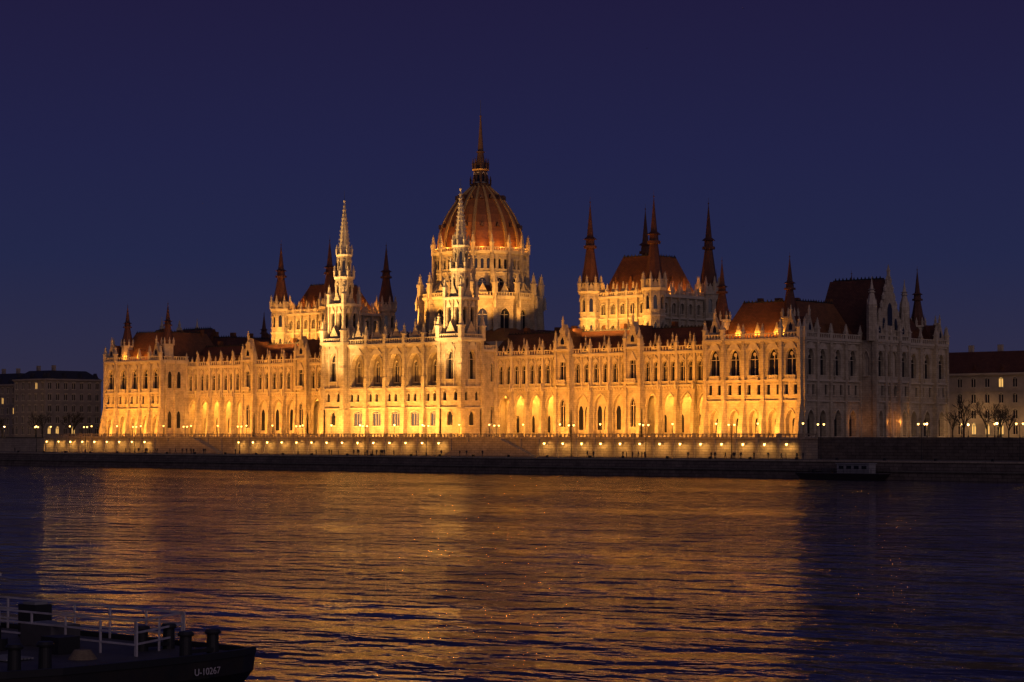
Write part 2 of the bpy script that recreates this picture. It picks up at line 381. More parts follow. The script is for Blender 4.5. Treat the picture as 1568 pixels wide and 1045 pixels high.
prof=[(12.1,53.2),(12.35,55),(12.3,57),(11.9,59.3),(11.1,61.8),(10.0,64.2),(8.6,66.5),(6.9,68.9),(5.1,70.9),(3.4,72.4),(2.4,73.4)]
for (r0,z0),(r1,z1) in zip(prof[:-1],prof[1:]): b.frust(cx,cy,r0,r1,z0,z1,64,DOME,0,False)
b.done(P,smooth=True)
b=B('dome_ribs_and_lantern')
for i in range(16):
    a=rt+i*2*math.pi/16; fr=F(cx,cy,-math.sin(a),math.cos(a),math.cos(a),math.sin(a))
    for (r0,z0),(r1,z1) in zip(prof[:-1],prof[1:]):
        w0=.18+.025*r0; w1=.18+.025*r1
        b.hexa([fr.p(-w0,r0-.3,z0),fr.p(w0,r0-.3,z0),fr.p(w0,r0+.4,z0),fr.p(-w0,r0+.4,z0),fr.p(-w1,r1-.3,z1),fr.p(w1,r1-.3,z1),fr.p(w1,r1+.4,z1),fr.p(-w1,r1+.4,z1)],GOLD)
    a2=a+rt
    fr=F(cx,cy,-math.sin(a2),math.cos(a2),math.cos(a2),math.sin(a2))
    for zz,rr in ((69.1,6.9),(60.6,11.7)):
        gablet(b,fr,0,.9,zz,1.3,rr-1,rr+.5,SPIRE)
z0=73.1
b.frust(cx,cy,3.0,3.2,z0,z0+.7,16,SPIRE)
for i in range(8):
    a=i*Q4; pinn(b,cx+2.9*math.cos(a),cy+2.9*math.sin(a),z0+.7,2.6,.4,SPIRE)
polywall(b,cx,cy,2.0,8,z0+.7,z0+4.7,0,1,.5,z0+1.3,z0+3.5,.5,.4,GLASS,SPIRE)
b.frust(cx,cy,2.4,2.5,z0+4.7,z0+5.1,8,GOLD)
for i in range(8):
    a=i*Q4; pinn(b,cx+2.2*math.cos(a),cy+2.2*math.sin(a),z0+5.1,3.4,.4,SPIRE)
b.frust(cx,cy,1.6,.85,z0+5.1,z0+10,8,SPIRE); b.frust(cx,cy,1.2,1.2,z0+10,z0+10.4,8,SPIRE)
b.frust(cx,cy,.85,.15,z0+10.4,94,8,SPIRE); b.frust(cx,cy,.3,.3,93.6,94,8,SPIRE); b.frust(cx,cy,.09,.06,94,98.5,4,IRON)
b.done(P)
# ------------------------------------------------------------ chamber blocks
for sx,nm in ((1,'south_chamber'),(-1,'north_chamber')):
    b=B(nm)
    x0,x1=(51.5,73.5) if sx>0 else (-73.5,-51.5); y0,y1=20.5,43.5
    for fr,L in ((F(x0,y0,1,0,0,-1),22),(F(x1,y0,0,1,1,0),23),(F(x0,y0,0,1,-1,0),23),(F(x0,y1,1,0,0,1),22)):
        n=5; bw=(L-5)/n
        quad(b,fr,0,2.5,22,37.5,0,STONE); quad(b,fr,L-2.5,L,22,37.5,0,STONE)
        for i in range(n):
            a=2.5+i*bw; m_=a+bw/2
            opening(b,fr,a,a+bw,22,32,m_,1.7,26.5,29,1.4,.5,STONE,GLASS)
            opening(b,fr,a,a+bw,32,37.5,m_,1.9,33.2,35.2,.9,.5,STONE,GLASS,mull=2)
            box(b,fr,a-.3,a+.3,.003,.7,22,37.5,STONE); x,y,_=fr.p(a,.4,0); pinn(b,x,y,37.5,4.2,.7)
            gablet(b,fr,m_,2.8,38.1,3.0,-.3,0,STONE)
            x,y,_=fr.p(m_,-.15,0); pinn(b,x,y,40.8,1.3,.3)
        box(b,fr,0,L,.004,.5,31.8,32.2,STONE2); box(b,fr,0,L,-.3,.8,37.5,38.1,STONE2); balus(b,fr,2.5,L-2.5,38.1,1.1,.5,.8)
    b.abox(x0+.8,x1-.8,y0+.8,y1-.8,22,37.8,STONE2)
    hip(b,x0+1.9,x1-1.9,y0+1.9,y1-1.9,37.9,49.0 if sx>0 else 47,4.2,4.2,ROOFB)
    for k in (-1,0,1):
        xm=(x0+x1)/2+k*5; f2=F(xm,y0+1.6,1,0,0,-1); gablet(b,f2,0,1.8,41.5,2.2,-4,-1.6,ROOFB)
        f2=F(x1-1.6,(y0+y1)/2+k*5,0,1,1,0); gablet(b,f2,0,1.8,41.5,2.2,-4,-1.6,ROOFB)
    for tx in (x0,x1):
        for ty in (y0,y1):
            ty2=ty-.5 if ty==y0 else ty+.5
            rt8=math.pi/8
            polywall(b,tx,ty2,3.0,8,22,32,rt8,1,.3,27,30,.6,.4); b.frust(tx,ty2,3.3,3.3,32,32.5,8,STONE2,rt8)
            polywall(b,tx,ty2,3.0,8,32.5,39,rt8,1,.45,34,37,.8,.4); b.frust(tx,ty2,3.3,3.6,39,39.7,8,STONE2,rt8)
            for i in range(8):
                a=rt8+i*Q4; pinn(b,tx+3.1*math.cos(a),ty2+3.1*math.sin(a),39.7,4.4,.7)
                a=i*Q4; f3=F(tx,ty2,-math.sin(a),math.cos(a),math.cos(a),math.sin(a)); gablet(b,f3,0,2.0,39.7,2.4,2.7,3.0,STONE)
            b.frust(tx,ty2,2.5,2.5,39.7,41.2,8,STONE2,rt8)
            spire(b,tx,ty2,41.2,65.5 if sx>0 else 61,2.5,ROOF)
    b.done(P)
# ------------------------------------------------------------ end pavilions
def pav(b,fr,s0,s1,n,cw=5.4,corner=(1,1),d=0,lit=True,but=True):
    c0=cw if corner[0] else 0; c1=cw if corner[1] else 0
    bays=[]
    if corner[0]: bays.append((s0,s0+cw,1))
    bw=(s1-s0-c0-c1)/n
    for i in range(n): bays.append((s0+c0+i*bw,s0+c0+(i+1)*bw,0))
    if corner[1]: bays.append((s1-cw,s1,1))
    for a,c,k in bays:
        mid=(a+c)/2; dd=d+(.6 if k else 0)
        opening(b,fr,a,c,0,9,mid,min(3.0,(c-a)*.55),.5,4.6,2.4,1.3,STONE,STONE2 if lit else GLASS,d=dd,mull=0)
        if lit: b.poly([fr.p(u,dd-1.27,z) for u,z in [(mid-.5,1.4)]+archp(mid,1.0,4.2,.8,3)+[(mid+.5,1.4)]],GLASS)
        opening(b,fr,a,mid,9,14,(a+mid)/2,1.0,10.6,13,0,.4,STONE,GLASS,d=dd,mull=0); opening(b,fr,mid,c,9,14,(c+mid)/2,1.0,10.6,13,0,.4,STONE,GLASS,d=dd,mull=0)
        opening(b,fr,a,c,14,23.2,mid,3.0,15.2,19.2,2.6,.8,STONE,GLASS,d=dd,mull=1)
        pts=[(mid+.5*math.cos(t*math.pi/4),20.4+.5*math.sin(t*math.pi/4)) for t in range(8)]
        b.poly([fr.p(u,dd-.5,z) for u,z in pts],STONE2)
        gablet(b,fr,mid,3.9,21.6,2.6,dd+.01,dd+.3,STONE2)
        box(b,fr,a,c,dd+.003,dd+.45,8.9,9.2,STONE2); box(b,fr,a,c,dd+.003,dd+.5,13.8,14.2,STONE2)
        balus(b,fr,mid-1.5,mid+1.5,14.2,1.1,dd+.35,.5)
        box(b,fr,a,c,dd-.3,dd+.52,23.2,23.7,STONE2); box(b,fr,a,c,dd-.3,dd+.82,23.7,24.2,STONE2); balus(b,fr,a,c,24.2,1.3,dd+.5)
        if k:
            for s in (a,c): b.poly([fr.p(s,d-.3,0),fr.p(s,dd,0),fr.p(s,dd,24.2),fr.p(s,d-.3,24.2)],STONE)
            gablet(b,fr,mid,4.6,24.4,5.6,-.5,dd,STONE)
            b.poly([fr.p(mid-.5,dd+.02,26),fr.p(mid+.5,dd+.02,26),fr.p(mid+.5,dd+.02,27),fr.p(mid,dd+.02,28),fr.p(mid-.5,dd+.02,27)],GLASS)
            gablet(b,fr,mid,4.2,24.4,5.0,-5,-.52,ROOF)
            x,y,_=fr.p(mid,dd-.2,0); pinn(b,x,y,29.6,2.6,.45)
        else:
            gablet(b,fr,mid,2.0,25.2,3.0,-1.9,-1.5,STONE); gablet(b,fr,mid,1.8,25.2,2.8,-5,-1.92,ROOFB)
    us=sorted(set([round(q[0],4) for q in bays]+[round(q[1],4) for q in bays]))
    cs=set()
    for a,c,k in bays:
        if k: cs.add(round(a,4)); cs.add(round(c,4))
    for u in us:
        e=.6 if u in cs else 0
        if but: box(b,fr,u-.7,u+.7,d+.003,d+e+2.2,-.3,3,STONE,d+e+1.9); box(b,fr,u-.6,u+.6,d+.003,d+e+1.9,3,9.4,STONE,d+e+.6)
        box(b,fr,u-.45,u+.45,d+.005,d+e+.61,9.4 if but else 0,24.21,STONE)
        x,y,_=fr.p(u,d+e+.3,0); pinn(b,x,y,24.2,5 if e else 3.8,.9 if e else .7)
for sx,nm in ((1,'south_end_pavilion'),(-1,'north_end_pavilion')):
    b=B(nm); a,c=(106,134) if sx>0 else (-134,-106)
    pav(b,F(0,0,1,0,0,-1),a,c,3)
    xs=sx*134; f2=F(xs,0,0,1,sx,0)
    pav(b,f2,0,25,3,corner=(1,0),but=False,lit=False); pav(b,f2,40,65,3,corner=(0,1),but=False,lit=False)
    f3=F(sx*138,0,0,1,sx,0); pav(b,f3,25,40,2,4.2,(1,1),but=False,lit=False)
    for yy,ny in ((25,-1),(40,1)):
        f4=F(sx*134,yy,sx,0,0,ny); quad(b,f4,0,4,0,14,0,STONE); opening(b,f4,0,4,14,24.2,2,1.6,15.5,20,1.6,.5,STONE,GLASS)
    b.abox(sx*136-1.6,sx*136+1.6,25.4,39.6,0,24,STONE2)
    gh=16.2 if sx>0 else 12
    gablet(b,f3,32.5,13,24.4,gh,-.6,.1,STONE)
    for u,w,z0,zs in ((32.5,2.2,28,32),(29.8,1.2,27,29),(35.2,1.2,27,29)):
        b.poly([f3.p(t,.13,z) for t,z in [(u-w/2,z0)]+archp(u,w,zs,w*.8,3)+[(u+w/2,z0)]],GLASS)
    for t in range(1,8):
        for s in (-1,1):
            x,y,_=f3.p(32.5+s*6.5*(1-t/8),-.2,0); pinn(b,x,y,24.4+gh*t/8,1.9,.55)
    x,y,_=f3.p(32.5,-.2,0); pinn(b,x,y,24+gh,3.2,.6)
    for u in (25,40):
        x,y,_=f3.p(u,-.3,0); b.frust(x,y,1.4,1.3,24,33,8,STONE,0); spire(b,x,y,33,40,1.3,STONE2)
    xa,xb=(120,137.4) if sx>0 else (-137.4,-120)
    zr=39.6 if sx>0 else 35.5
    b.hexa([(xa,25.5,24),(xb,25.5,24),(xb,39.5,24),(xa,39.5,24),(xa+1.5,31,zr),(xb-0,32.2,zr),(xb-0,32.8,zr),(xa+1.5,34,zr)],ROOF)
    f5=F(xa+1.5,32.5,1,0,0,-1); box(b,f5,0,15,-.1,.1,zr,zr+.4,IRON)
    for k in range(13): gablet(b,f5,.7+k*1.1,.5,zr+.4,.6,-.05,.05,IRON)
    pav(b,F(0,65,1,0,0,1),a,c,3,but=False,lit=False)
    fi=F(sx*106,0,0,1,-sx,0); quad(b,fi,0,65,0,24,0,STONE)
    for k in range(2):
        for z0,zs in ((3,7),(15.5,19.5)):
            cc=2.8+k*3.6; b.poly([fi.p(t,.02,z) for t,z in [(cc-.7,z0)]+archp(cc,1.4,zs,1.3,3)+[(cc+.7,z0)]],GLASS)
            box(b,fi,cc-1.8-.25,cc-1.8+.25,.02,.7,0 if z0<10 else 12,12 if z0<10 else 24,STONE)
    box(b,fi,0,10,0,.6,23.2,24.2,STONE2); balus(b,fi,0,10,24.2,1.3,.4)
    b.abox(a+1.5,c-1.5,1.5,63.5,0,24,STONE2)
    hip(b,a+1.8,c-1.8,2.2,27,24.1,33.4,4.2,4.5,ROOFB); hip(b,a+1.9,c-1.9,27.1,62.8,24.1,32.6,5,5,ROOF)
    for yy in (3.5,61.5):
        for xx in (108,128.3):
            x=sx*xx; b.frust(x,yy,2.0,1.9,24.2,29,8,STONE2,math.pi/8); b.frust(x,yy,2.3,2.3,29,29.4,8,STONE2,math.pi/8)
            for i in range(8):
                t=math.pi/8+i*Q4; pinn(b,x+2*math.cos(t),yy+2*math.sin(t),29.4,2.2,.4)
            spire(b,x,yy,29.4,45 if sx>0 else 43,2.0,ROOF)
    for k in range(7):
        yy=10+k*7.5; b.abox(sx*120-.8,sx*120+.8,yy,yy+1.3,32,34.6,ROOFB)
    for xx,yy in ((116,8),(124,12),(112,20),(127,22)): b.abox(sx*xx-.6,sx*xx+.6,yy,yy+1.1,30,34.6,ROOFB)
    b.done(P)
# ------------------------------------------------------------ terrain, quay, water
X0,X1=-1500,1500
b=B('ground',0)
b.abox(X0,X1,-13.7,3000,-3,G-.12,EARTH); b.abox(X0,X1,-32.9,-13.7,-3,3.9,ASPH)
b.done()
b=B('terrace_paving',0); b.poly([(-150,-13.4,G-.1),(150,-13.4,G-.1),(150,72,G-.1),(-150,72,G-.1)],PAVE); b.done()
b=B('river_embankment',0)
b.hexa([(X0,-36.5,-3),(X1,-36.5,-3),(X1,-33,-3),(X0,-33,-3),(X0,-35.6,1.7),(X1,-35.6,1.7),(X1,-33,1.7),(X0,-33,1.7)],QUAY)
b.hexa([(X0,-35.9,1.7),(X1,-35.9,1.7),(X1,-33,1.7),(X0,-33,1.7),(X0,-35.9,1.95),(X1,-35.9,1.95),(X1,-33,1.95),(X0,-33,1.95)],PAVE)
b.hexa([(X0,-35.3,1.95),(X1,-35.3,1.95),(X1,-32.9,1.95),(X0,-32.9,1.95),(X0,-34.5,3.7),(X1,-34.5,3.7),(X1,-32.9,3.7),(X0,-32.9,3.7)],QUAY)
b.abox(X0,X1,-34.7,-32,3.7,4.05,RET)
for k in range(40):
    x=-230+k*12+R()*3; b.abox(x,x+.5,-34.3,-33.8,4.05,4.6,IRON)
b.done()
b=B('quay_road',0); b.poly([(X0,-29,3.915),(X1,-29,3.915),(X1,-19,3.915),(X0,-19,3.915)],ASPH)
for k in range(90): b.poly([(-300+k*7,-24.1,3.925),(-297+k*7,-24.1,3.925),(-297+k*7,-23.9,3.925),(-300+k*7,-23.9,3.925)],WHITE)
b.abox(X0,X1,-19,-13.8,3.85,4.03,PAVE); b.abox(X0,X1,-31.9,-29,3.85,4.035,PAVE)
b.done()
b=B('retaining_wall',0)
fr=F(0,-14,1,0,0,-1)
box(b,fr,-148,148,-.2,0.02,3.95,8.5,RET); box(b,fr,-148,148,-.2,.35,8.5,8.8,RET)
k=-148
while k<148:
    box(b,fr,k-.4,k+.4,0.023,.4,3.95,8.5,RET); box(b,fr,k-.4,k+.4,-.19,.22,8.8,9.9,RET); k+=6.2
balus(b,fr,-148,148,8.8,1.0,-.0,1.2,RET)
box(b,fr,148,1500,-.2,.1,3.95,9.0,QUAY); box(b,fr,-1500,-148,-.2,.1,3.95,8.3,RET)
b.done()
for xs in (-74,48):
    b=B('terrace_stairs',0); fr=F(xs,-14,1,0,0,-1)
    for k in range(28):
        z=3.95+(k+1)*.162
        for s in (-1,1):
            lo,hi=sorted((s*3,s*(3+(28-k)*.42))); box(b,fr,lo,hi,.42,3.4,z-.162,z,RET)
    box(b,fr,-3,3,.42,3.4,3.95,8.49,RET)
    for s in (-1,1):
        lo=s*3; hi=s*15
        b.hexa([fr.p(lo,3.4,3.95),fr.p(hi,3.4,3.95),fr.p(hi,3.7,3.95),fr.p(lo,3.7,3.95),fr.p(lo,3.4,9.0),fr.p(hi,3.4,4.5),fr.p(hi,3.7,4.5),fr.p(lo,3.7,9.0)],RET)
    box(b,fr,-3,3,3.4,3.7,3.95,9.0,RET)
    b.done()
b=B('near_bank',0)
b.hexa([(X0,-3000,-3),(X1,-3000,-3),(X1,-402,-3),(X0,-402,-3),(X0,-3000,8.1),(X1,-3000,8.1),(X1,-424,8.1),(X0,-424,8.1)],QUAY); b.done()
# water
wm=bpy.data.materials.new('river_water'); wm.use_nodes=True; nt=wm.node_tree; N=nt.nodes; L=nt.links; p=N['Principled BSDF']
p.inputs['Base Color'].default_value=(.022,.02,.05,1); p.inputs['Roughness'].default_value=.05; p.inputs['IOR'].default_value=1.33
tc=N.new('ShaderNodeTexCoord')
def wnoise(sc,st,rot,d):
    mp=N.new('ShaderNodeMapping'); mp.inputs['Scale'].default_value=st; mp.inputs['Rotation'].default_value=(0,0,rot)
    L.new(tc.outputs['Object'],mp.inputs[0]); no=N.new('ShaderNodeTexNoise'); no.inputs['Scale'].default_value=sc; no.inputs['Detail'].default_value=d
    L.new(mp.outputs[0],no.inputs['Vector']); return no.outputs['Fac']
def mth(op,a,bb):
    m1=N.new('ShaderNodeMath'); m1.operation=op
    for i,q in enumerate((a,bb)):
        if isinstance(q,(int,float)): m1.inputs[i].default_value=q
        else: L.new(q,m1.inputs[i])
    return m1.outputs[0]
acc=None
for sc,st,rot,d,wt in ((.11,(1,1.6,1),-.65,1,1.05),(.25,(1,1.7,1),-.85,1,.65),(.6,(1,1.6,1),-.9,2,.24),(1.5,(1,1.5,1),-.6,2,.045)):
    h=mth('MULTIPLY',wnoise(sc,st,rot,d),wt); acc=h if acc is None else mth('ADD',acc,h)
patch=N.new('ShaderNodeMapRange'); patch.inputs[1].default_value=.38; patch.inputs[2].default_value=.62; patch.inputs[3].default_value=.45; patch.inputs[4].default_value=1.35
L.new(wnoise(.022,(1,2.2,1),-.75,4),patch.inputs[0])
bp=N.new('ShaderNodeBump'); bp.inputs['Strength'].default_value=1.0; L.new(patch.outputs[0],bp.inputs['Distance'])
L.new(acc,bp.inputs['Height']); L.new(bp.outputs[0],p.inputs['Normal'])
b=B('river_water',0); b.poly([(X0,-410,0),(X1,-410,0),(X1,-33.5,0),(X0,-33.5,0)],wm); b.done()
# ------------------------------------------------------------ background buildings
def house(name,x0,x1,y0,y1,h,rh,mw,mr,fl,bw=3.4):
    b=B(name); 
    for fr,Ln in ((F(x0,y0,1,0,0,-1),x1-x0),(F(x1,y0,0,1,1,0),y1-y0)):
        n=max(2,int(Ln/bw)); w=Ln/n; fh=h/fl
        for j in range(fl):
            for i in range(n):
                g=GLASSW if R()<(.4 if j==0 else .07) else GLASS
                opening(b,fr,i*w,(i+1)*w,j*fh,(j+1)*fh,(i+.5)*w,1.35,j*fh+fh*.25,j*fh+fh*.78,.25 if j else .8,.3,mw,g,mull=1,frame=True)
            box(b,fr,0,Ln,.003,.25,(j+1)*fh-.15,(j+1)*fh+.05,mw)
        box(b,fr,0,Ln,-.2,.7,h,h+.6,mw)
        for i in range(0,n,2): 
            gablet(b,fr,(i+.5)*w,1.8,h+1.0,1.8,-2.2,-.5,mr)
    b.abox(x0+.5,x1-.5,y0+.5,y1,0,h,mw)
    hip(b,x0,x1,y0,y1,h+.6,h+.6+rh,3.5,4,mr,False)
    for i in range(int((x1-x0)/9)): b.abox(x0+5+i*9,x0+6.3+i*9,y0+6,y0+7,h+rh-1,h+rh+2.5,mw)
    return b.done()
house('office_building',-330,-226,30,60,18.5,4,BGW,SLATE,5)
house('office_building',-222,-203,26,50,20,3,BGW,SLATE,5)
house('ministry_building',-198,-142,52,80,16,6,BGW2,SLATE,4)
house('apartment_building',-420,-335,40,70,22,4,BGW2,SLATE,5)
house('museum_palace',108,150,92,130,17,6,BGW2,ROOF,4,4.2)
house('apartment_building',152,200,88,125,17,5,BGW2,ROOF,4)
house('apartment_building',203,330,80,120,18,6,BGW,ROOF,5)
house('office_building',40,104,110,140,17,6,BGW,ROOF,4)
house('office_building',-120,-60,120,150,17,6,BGW,ROOF,4)
# ------------------------------------------------------------ bare trees
def treemesh(seed,H=11):
    rnd=random.Random(seed); b=B('bare_tree',0)
    def tube(p,q,r0,r1):
        d=(q-p).normalized(); u=d.orthogonal().normalized(); v=d.cross(u); i=len(b.v)
        for c,r in ((p,r0),(q,r1)):
            for k in range(4):
                a=k*math.pi/2; w=c+u*(r*math.cos(a))+v*(r*math.sin(a)); b.v.append(tuple(w))
        for k in range(4):
            b.f.append([i+k,i+(k+1)%4,i+4+(k+1)%4,i+4+k]); b.m.append(b.mi(BARK))
    def grow(p,d,L,r,lv):
        q=p+d*L; tube(p,q,r,r*.7)
        if lv==0: return
        for k in range(3 if lv<5 else 4):
            nd=(d*1.0+Vector((rnd.uniform(-1,1),rnd.uniform(-1,1),rnd.uniform(-.35,.8)))*.75).normalized()
            grow(p+d*L*rnd.uniform(.6,1),nd,L*rnd.uniform(.6,.82),r*.6,lv-1)
    grow(Vector((0,0,0)),Vector((0,0,1)),H*.28,H*.022,5)
    me=bpy.data.meshes.new('bare_tree'); me.from_pydata(b.v,[],b.f); me.materials.append(BARK); return me
TM=[treemesh(3),treemesh(11),treemesh(23)]
tp=[(-160,5),(-168,12),(-178,4),(-188,14),(-200,6),(-211,12),(-222,4),(-236,10),(-250,5),(150,42),(156,55),(163,36),(171,60),(147,70),(166,20),(178,40),(185,66),(155,78),(142,84)]
for i,(x,y) in enumerate(tp):
    o=bpy.data.objects.new('bare_tree',TM[i%3]); o.location=(x,y,G-.15); o.rotation_euler=(0,0,R()*6); s=.8+R()*.45; o.scale=(s,s,s); scene.collection.objects.link(o)
# ------------------------------------------------------------ lamps
def lampmesh(h,heads):
    b=B('street_lamp',0)
    b.frust(0,0,.22,.16,0,.8,8,IRON); b.frust(0,0,.09,.06,.8,h,8,IRON); b.frust(0,0,.14,.14,h*.5,h*.5+.1,8,IRON)
    for s in heads:
        fr=F(0,0,1,0,0,-1)
        if s: box(b,fr,min(0,s),max(0,s),-.04,.04,h-.06,h+.02,IRON)
        b.frust(s,0,.10,.24,h+.02,h+.3,8,GLOBE); b.frust(s,0,.24,.2,h+.3,h+.42,8,GLOBE); b.frust(s,0,.3,.05,h+.42,h+.65,8,IRON)
    me=bpy.data.meshes.new('street_lamp'); me.from_pydata(b.v,[],b.f)
    for m in b.ml: me.materials.append(m)
    me.polygons.foreach_set('material_index',b.m); return me
LT=lampmesh(7.6,(-.8,.8)); LS=lampmesh(3.4,(0,))
def place(me,name,x,y,z,rz=0):
    o=bpy.data.objects.new(name,me); o.location=(x,y,z); o.rotation_euler=(0,0,rz); scene.collection.objects.link(o); return o
for k in range(19): place(LT,'street_lamp',-225+k*25+R()*3,-17,4.03)
for k in range(24): place(LS,'terrace_lamp',-140+k*12.2+R()*2,-11.5,G-.1)
PKL=((-165,-5),(-175,8),(-190,0),(-207,3),(-220,-6),(-235,0),(150,30),(160,45),(172,25),(185,50),(143,58),(168,70),(130,84),(150,84),(175,80))
for x,y in PKL: place(LS,'park_lamp',x,y,G-.1)
# ------------------------------------------------------------ lights
FL=empty('floodlighting')
def pl(name,loc,pw,col,r=.15):
    l=bpy.data.lights.new(name,'POINT'); l.energy=pw; l.color=col; l.shadow_soft_size=r
    o=bpy.data.objects.new(name,l); o.location=loc; o.parent=FL; scene.collection.objects.link(o)
def area(name,loc,tg,sx,sy,pw,col,spread=150):
    l=bpy.data.lights.new(name,'AREA'); l.shape='RECTANGLE'; l.size=sx; l.size_y=sy; l.energy=pw; l.color=col; l.spread=math.radians(spread)
    o=bpy.data.objects.new(name,l); o.location=loc; o.rotation_euler=(Vector(tg)-Vector(loc)).to_track_quat('-Z','Y').to_euler(); o.parent=FL; scene.collection.objects.link(o)
def spot(name,loc,tg,pw,col,ang=40,r=.4):
    l=bpy.data.lights.new(name,'SPOT'); l.energy=pw; l.color=col; l.spot_size=math.radians(ang); l.spot_blend=.6; l.shadow_soft_size=r
    o=bpy.data.objects.new(name,l); o.location=loc; o.rotation_euler=(Vector(tg)-Vector(loc)).to_track_quat('-Z','Y').to_euler(); o.parent=FL; scene.collection.objects.link(o)
OR=(1,.37,.042); YE=(1,.44,.075); WY=(1,.56,.17)
for sx in (-1,1):
    area('wing_flood',(sx*66,-9,G+.6),(sx*66,10,G+15),76,.6,23000,OR)
    area('end_flood',(sx*120,-9.5,G+.8),(sx*120,0,G+15),27,.6,9000,OR)
    for u,v in ((sx*37.8,22.7),(sx*92,28)):
        area('arcade_light',(u,12.2,G+12.6),(u,12.9,G),v-1,.6,5600,(1,.42,.06))
    area('chamber_flood',(sx*62.5,12.5,G+28.8),(sx*62.5,20.5,G+35),22,.5,5200,YE)
    for q in (57.5,62.5,67.5): pl('roof_lamp',(sx*q,20.9,G+39.2),700,OR)
    for q in (26,32,38): pl('roof_lamp',(sx*62.5+10.6,q,G+39.2),700,OR)
    area('base_uplight',(sx*66,5.8,G+.3),(sx*66,9.4,G+8),76,.3,3000,YE)
    area('base_uplight',(sx*120,-4.3,G+.3),(sx*120,-1,G+8),26,.3,1500,YE)
    spot('tower_flood',(sx*23+6,-30,G-4),(sx*23,-1,G+40),240000,WY,34)
    spot('tower_flood',(sx*23-8,-30,G-4),(sx*23,-1,G+54),560000,WY,26)
    area('wing_roof_flood',(sx*66,11.0,G+23.2),(sx*66,15,G+27),76,.2,1300,OR)
    area('pavilion_roof_flood',(sx*119,1.0,G+25),(sx*119,6,G+30),18,.3,1600,OR)
area('central_flood',(0,-13,G+1.0),(0,-3,G+14),48,.8,21000,YE)
area('high_flood',(0,-31,G+3),(0,5,G+17),260,.8,15000,OR,120)
area('base_uplight',(0,-7.5,G+.3),(0,-3.6,G+7),36,.3,1700,YE)
for x,y,t,pw in ((-17,8,(-6,24,G+48),42000),(17,8,(8,24,G+48),36000),(-30,20,(-12,30,G+48),40000),(0,6,(0,22,G+60),32000),(28,24,(12,30,G+48),16000)):
    spot('dome_flood',(x,y,G+31.8),t,pw,YE,75)
for k in range(16):
    a=math.pi/16+k*math.pi/8+math.pi/16
    if math.sin(a)<.5: pl('dome_ring_lamp',(14.3*math.cos(a),31.7+14.3*math.sin(a),G+54.9),340,OR)
k=-145
while k<146:
    if not (-90<k<-58 or 32<k<64):
        b=B('wall_lamp',0); b.frust(k,-15.3,.12,.3,7.1,7.5,8,GLOBE); b.frust(k,-15.3,.34,.34,7.5,7.6,8,IRON); b.abox(k-.06,k+.06,-15.3,-13.99,7.6,7.68,IRON); b.done(FL)
        spot('wall_lamp_light',(k,-15.5,7.2),(k,-14.0,6.2),560,(1,.50,.10),150,.2)
    k+=6.2
for y in (30,35): pl('door_lamp',(139.5,y,G+4),130,(1,.35,.06))
pl('door_lamp',(135.8,21,G+4),110,(1,.35,.06))
for x,y in ((-165,-5),(-190,0),(-220,-6),(150,30),(172,25),(143,58),(130,84),(150,84),(175,80)): spot('park_light',(x,y-.6,G+3.8),(x,y+2,G+2.8),2400,(1,.55,.2),150,.3)
s=bpy.data.lights.new('sun','SUN'); s.energy=.36; s.angle=math.radians(50); s.color=(1,.74,.80)
o=bpy.data.objects.new('sun',s); o.rotation_euler=Vector((-.85,.5,-.35)).to_track_quat('-Z','Y').to_euler(); scene.collection.objects.link(o)
# ------------------------------------------------------------ sky
w=bpy.data.worlds.new('World'); scene.world=w; w.use_nodes=True; nt=w.node_tree; N=nt.nodes; L=nt.links
bg=N['Background']; tc=N.new('ShaderNodeTexCoord'); sp=N.new('ShaderNodeSeparateXYZ'); L.new(tc.outputs['Generated'],sp.inputs[0])
rp=N.new('ShaderNodeValToRGB'); L.new(sp.outputs[2],rp.inputs[0])
els=rp.color_ramp.elements; els[0].position=0; els[0].color=(.036,.029,.054,1); els[1].position=1; els[1].color=(.012,.012,.04,1)
for ps,c in ((.03,(.027,.0255,.060,1)),(.08,(.0165,.0205,.066,1)),(.13,(.015,.0162,.062,1)),(.2,(.0138,.0114,.048,1))):
    e=els.new(ps); e.color=c
sk=N.new('ShaderNodeTexSky'); sk.sky_type='NISHITA'; sk.sun_disc=False; sk.sun_elevation=math.radians(-4); sk.sun_rotation=math.radians(150)
mx=N.new('ShaderNodeMix'); mx.data_type='RGBA'; mx.blend_type='ADD'; mx.inputs[0].default_value=.04
L.new(rp.outputs[0],mx.inputs[6]); L.new(sk.outputs[0],mx.inputs[7]); L.new(mx.outputs[2],bg.inputs[0]); bg.inputs[1].default_value=1
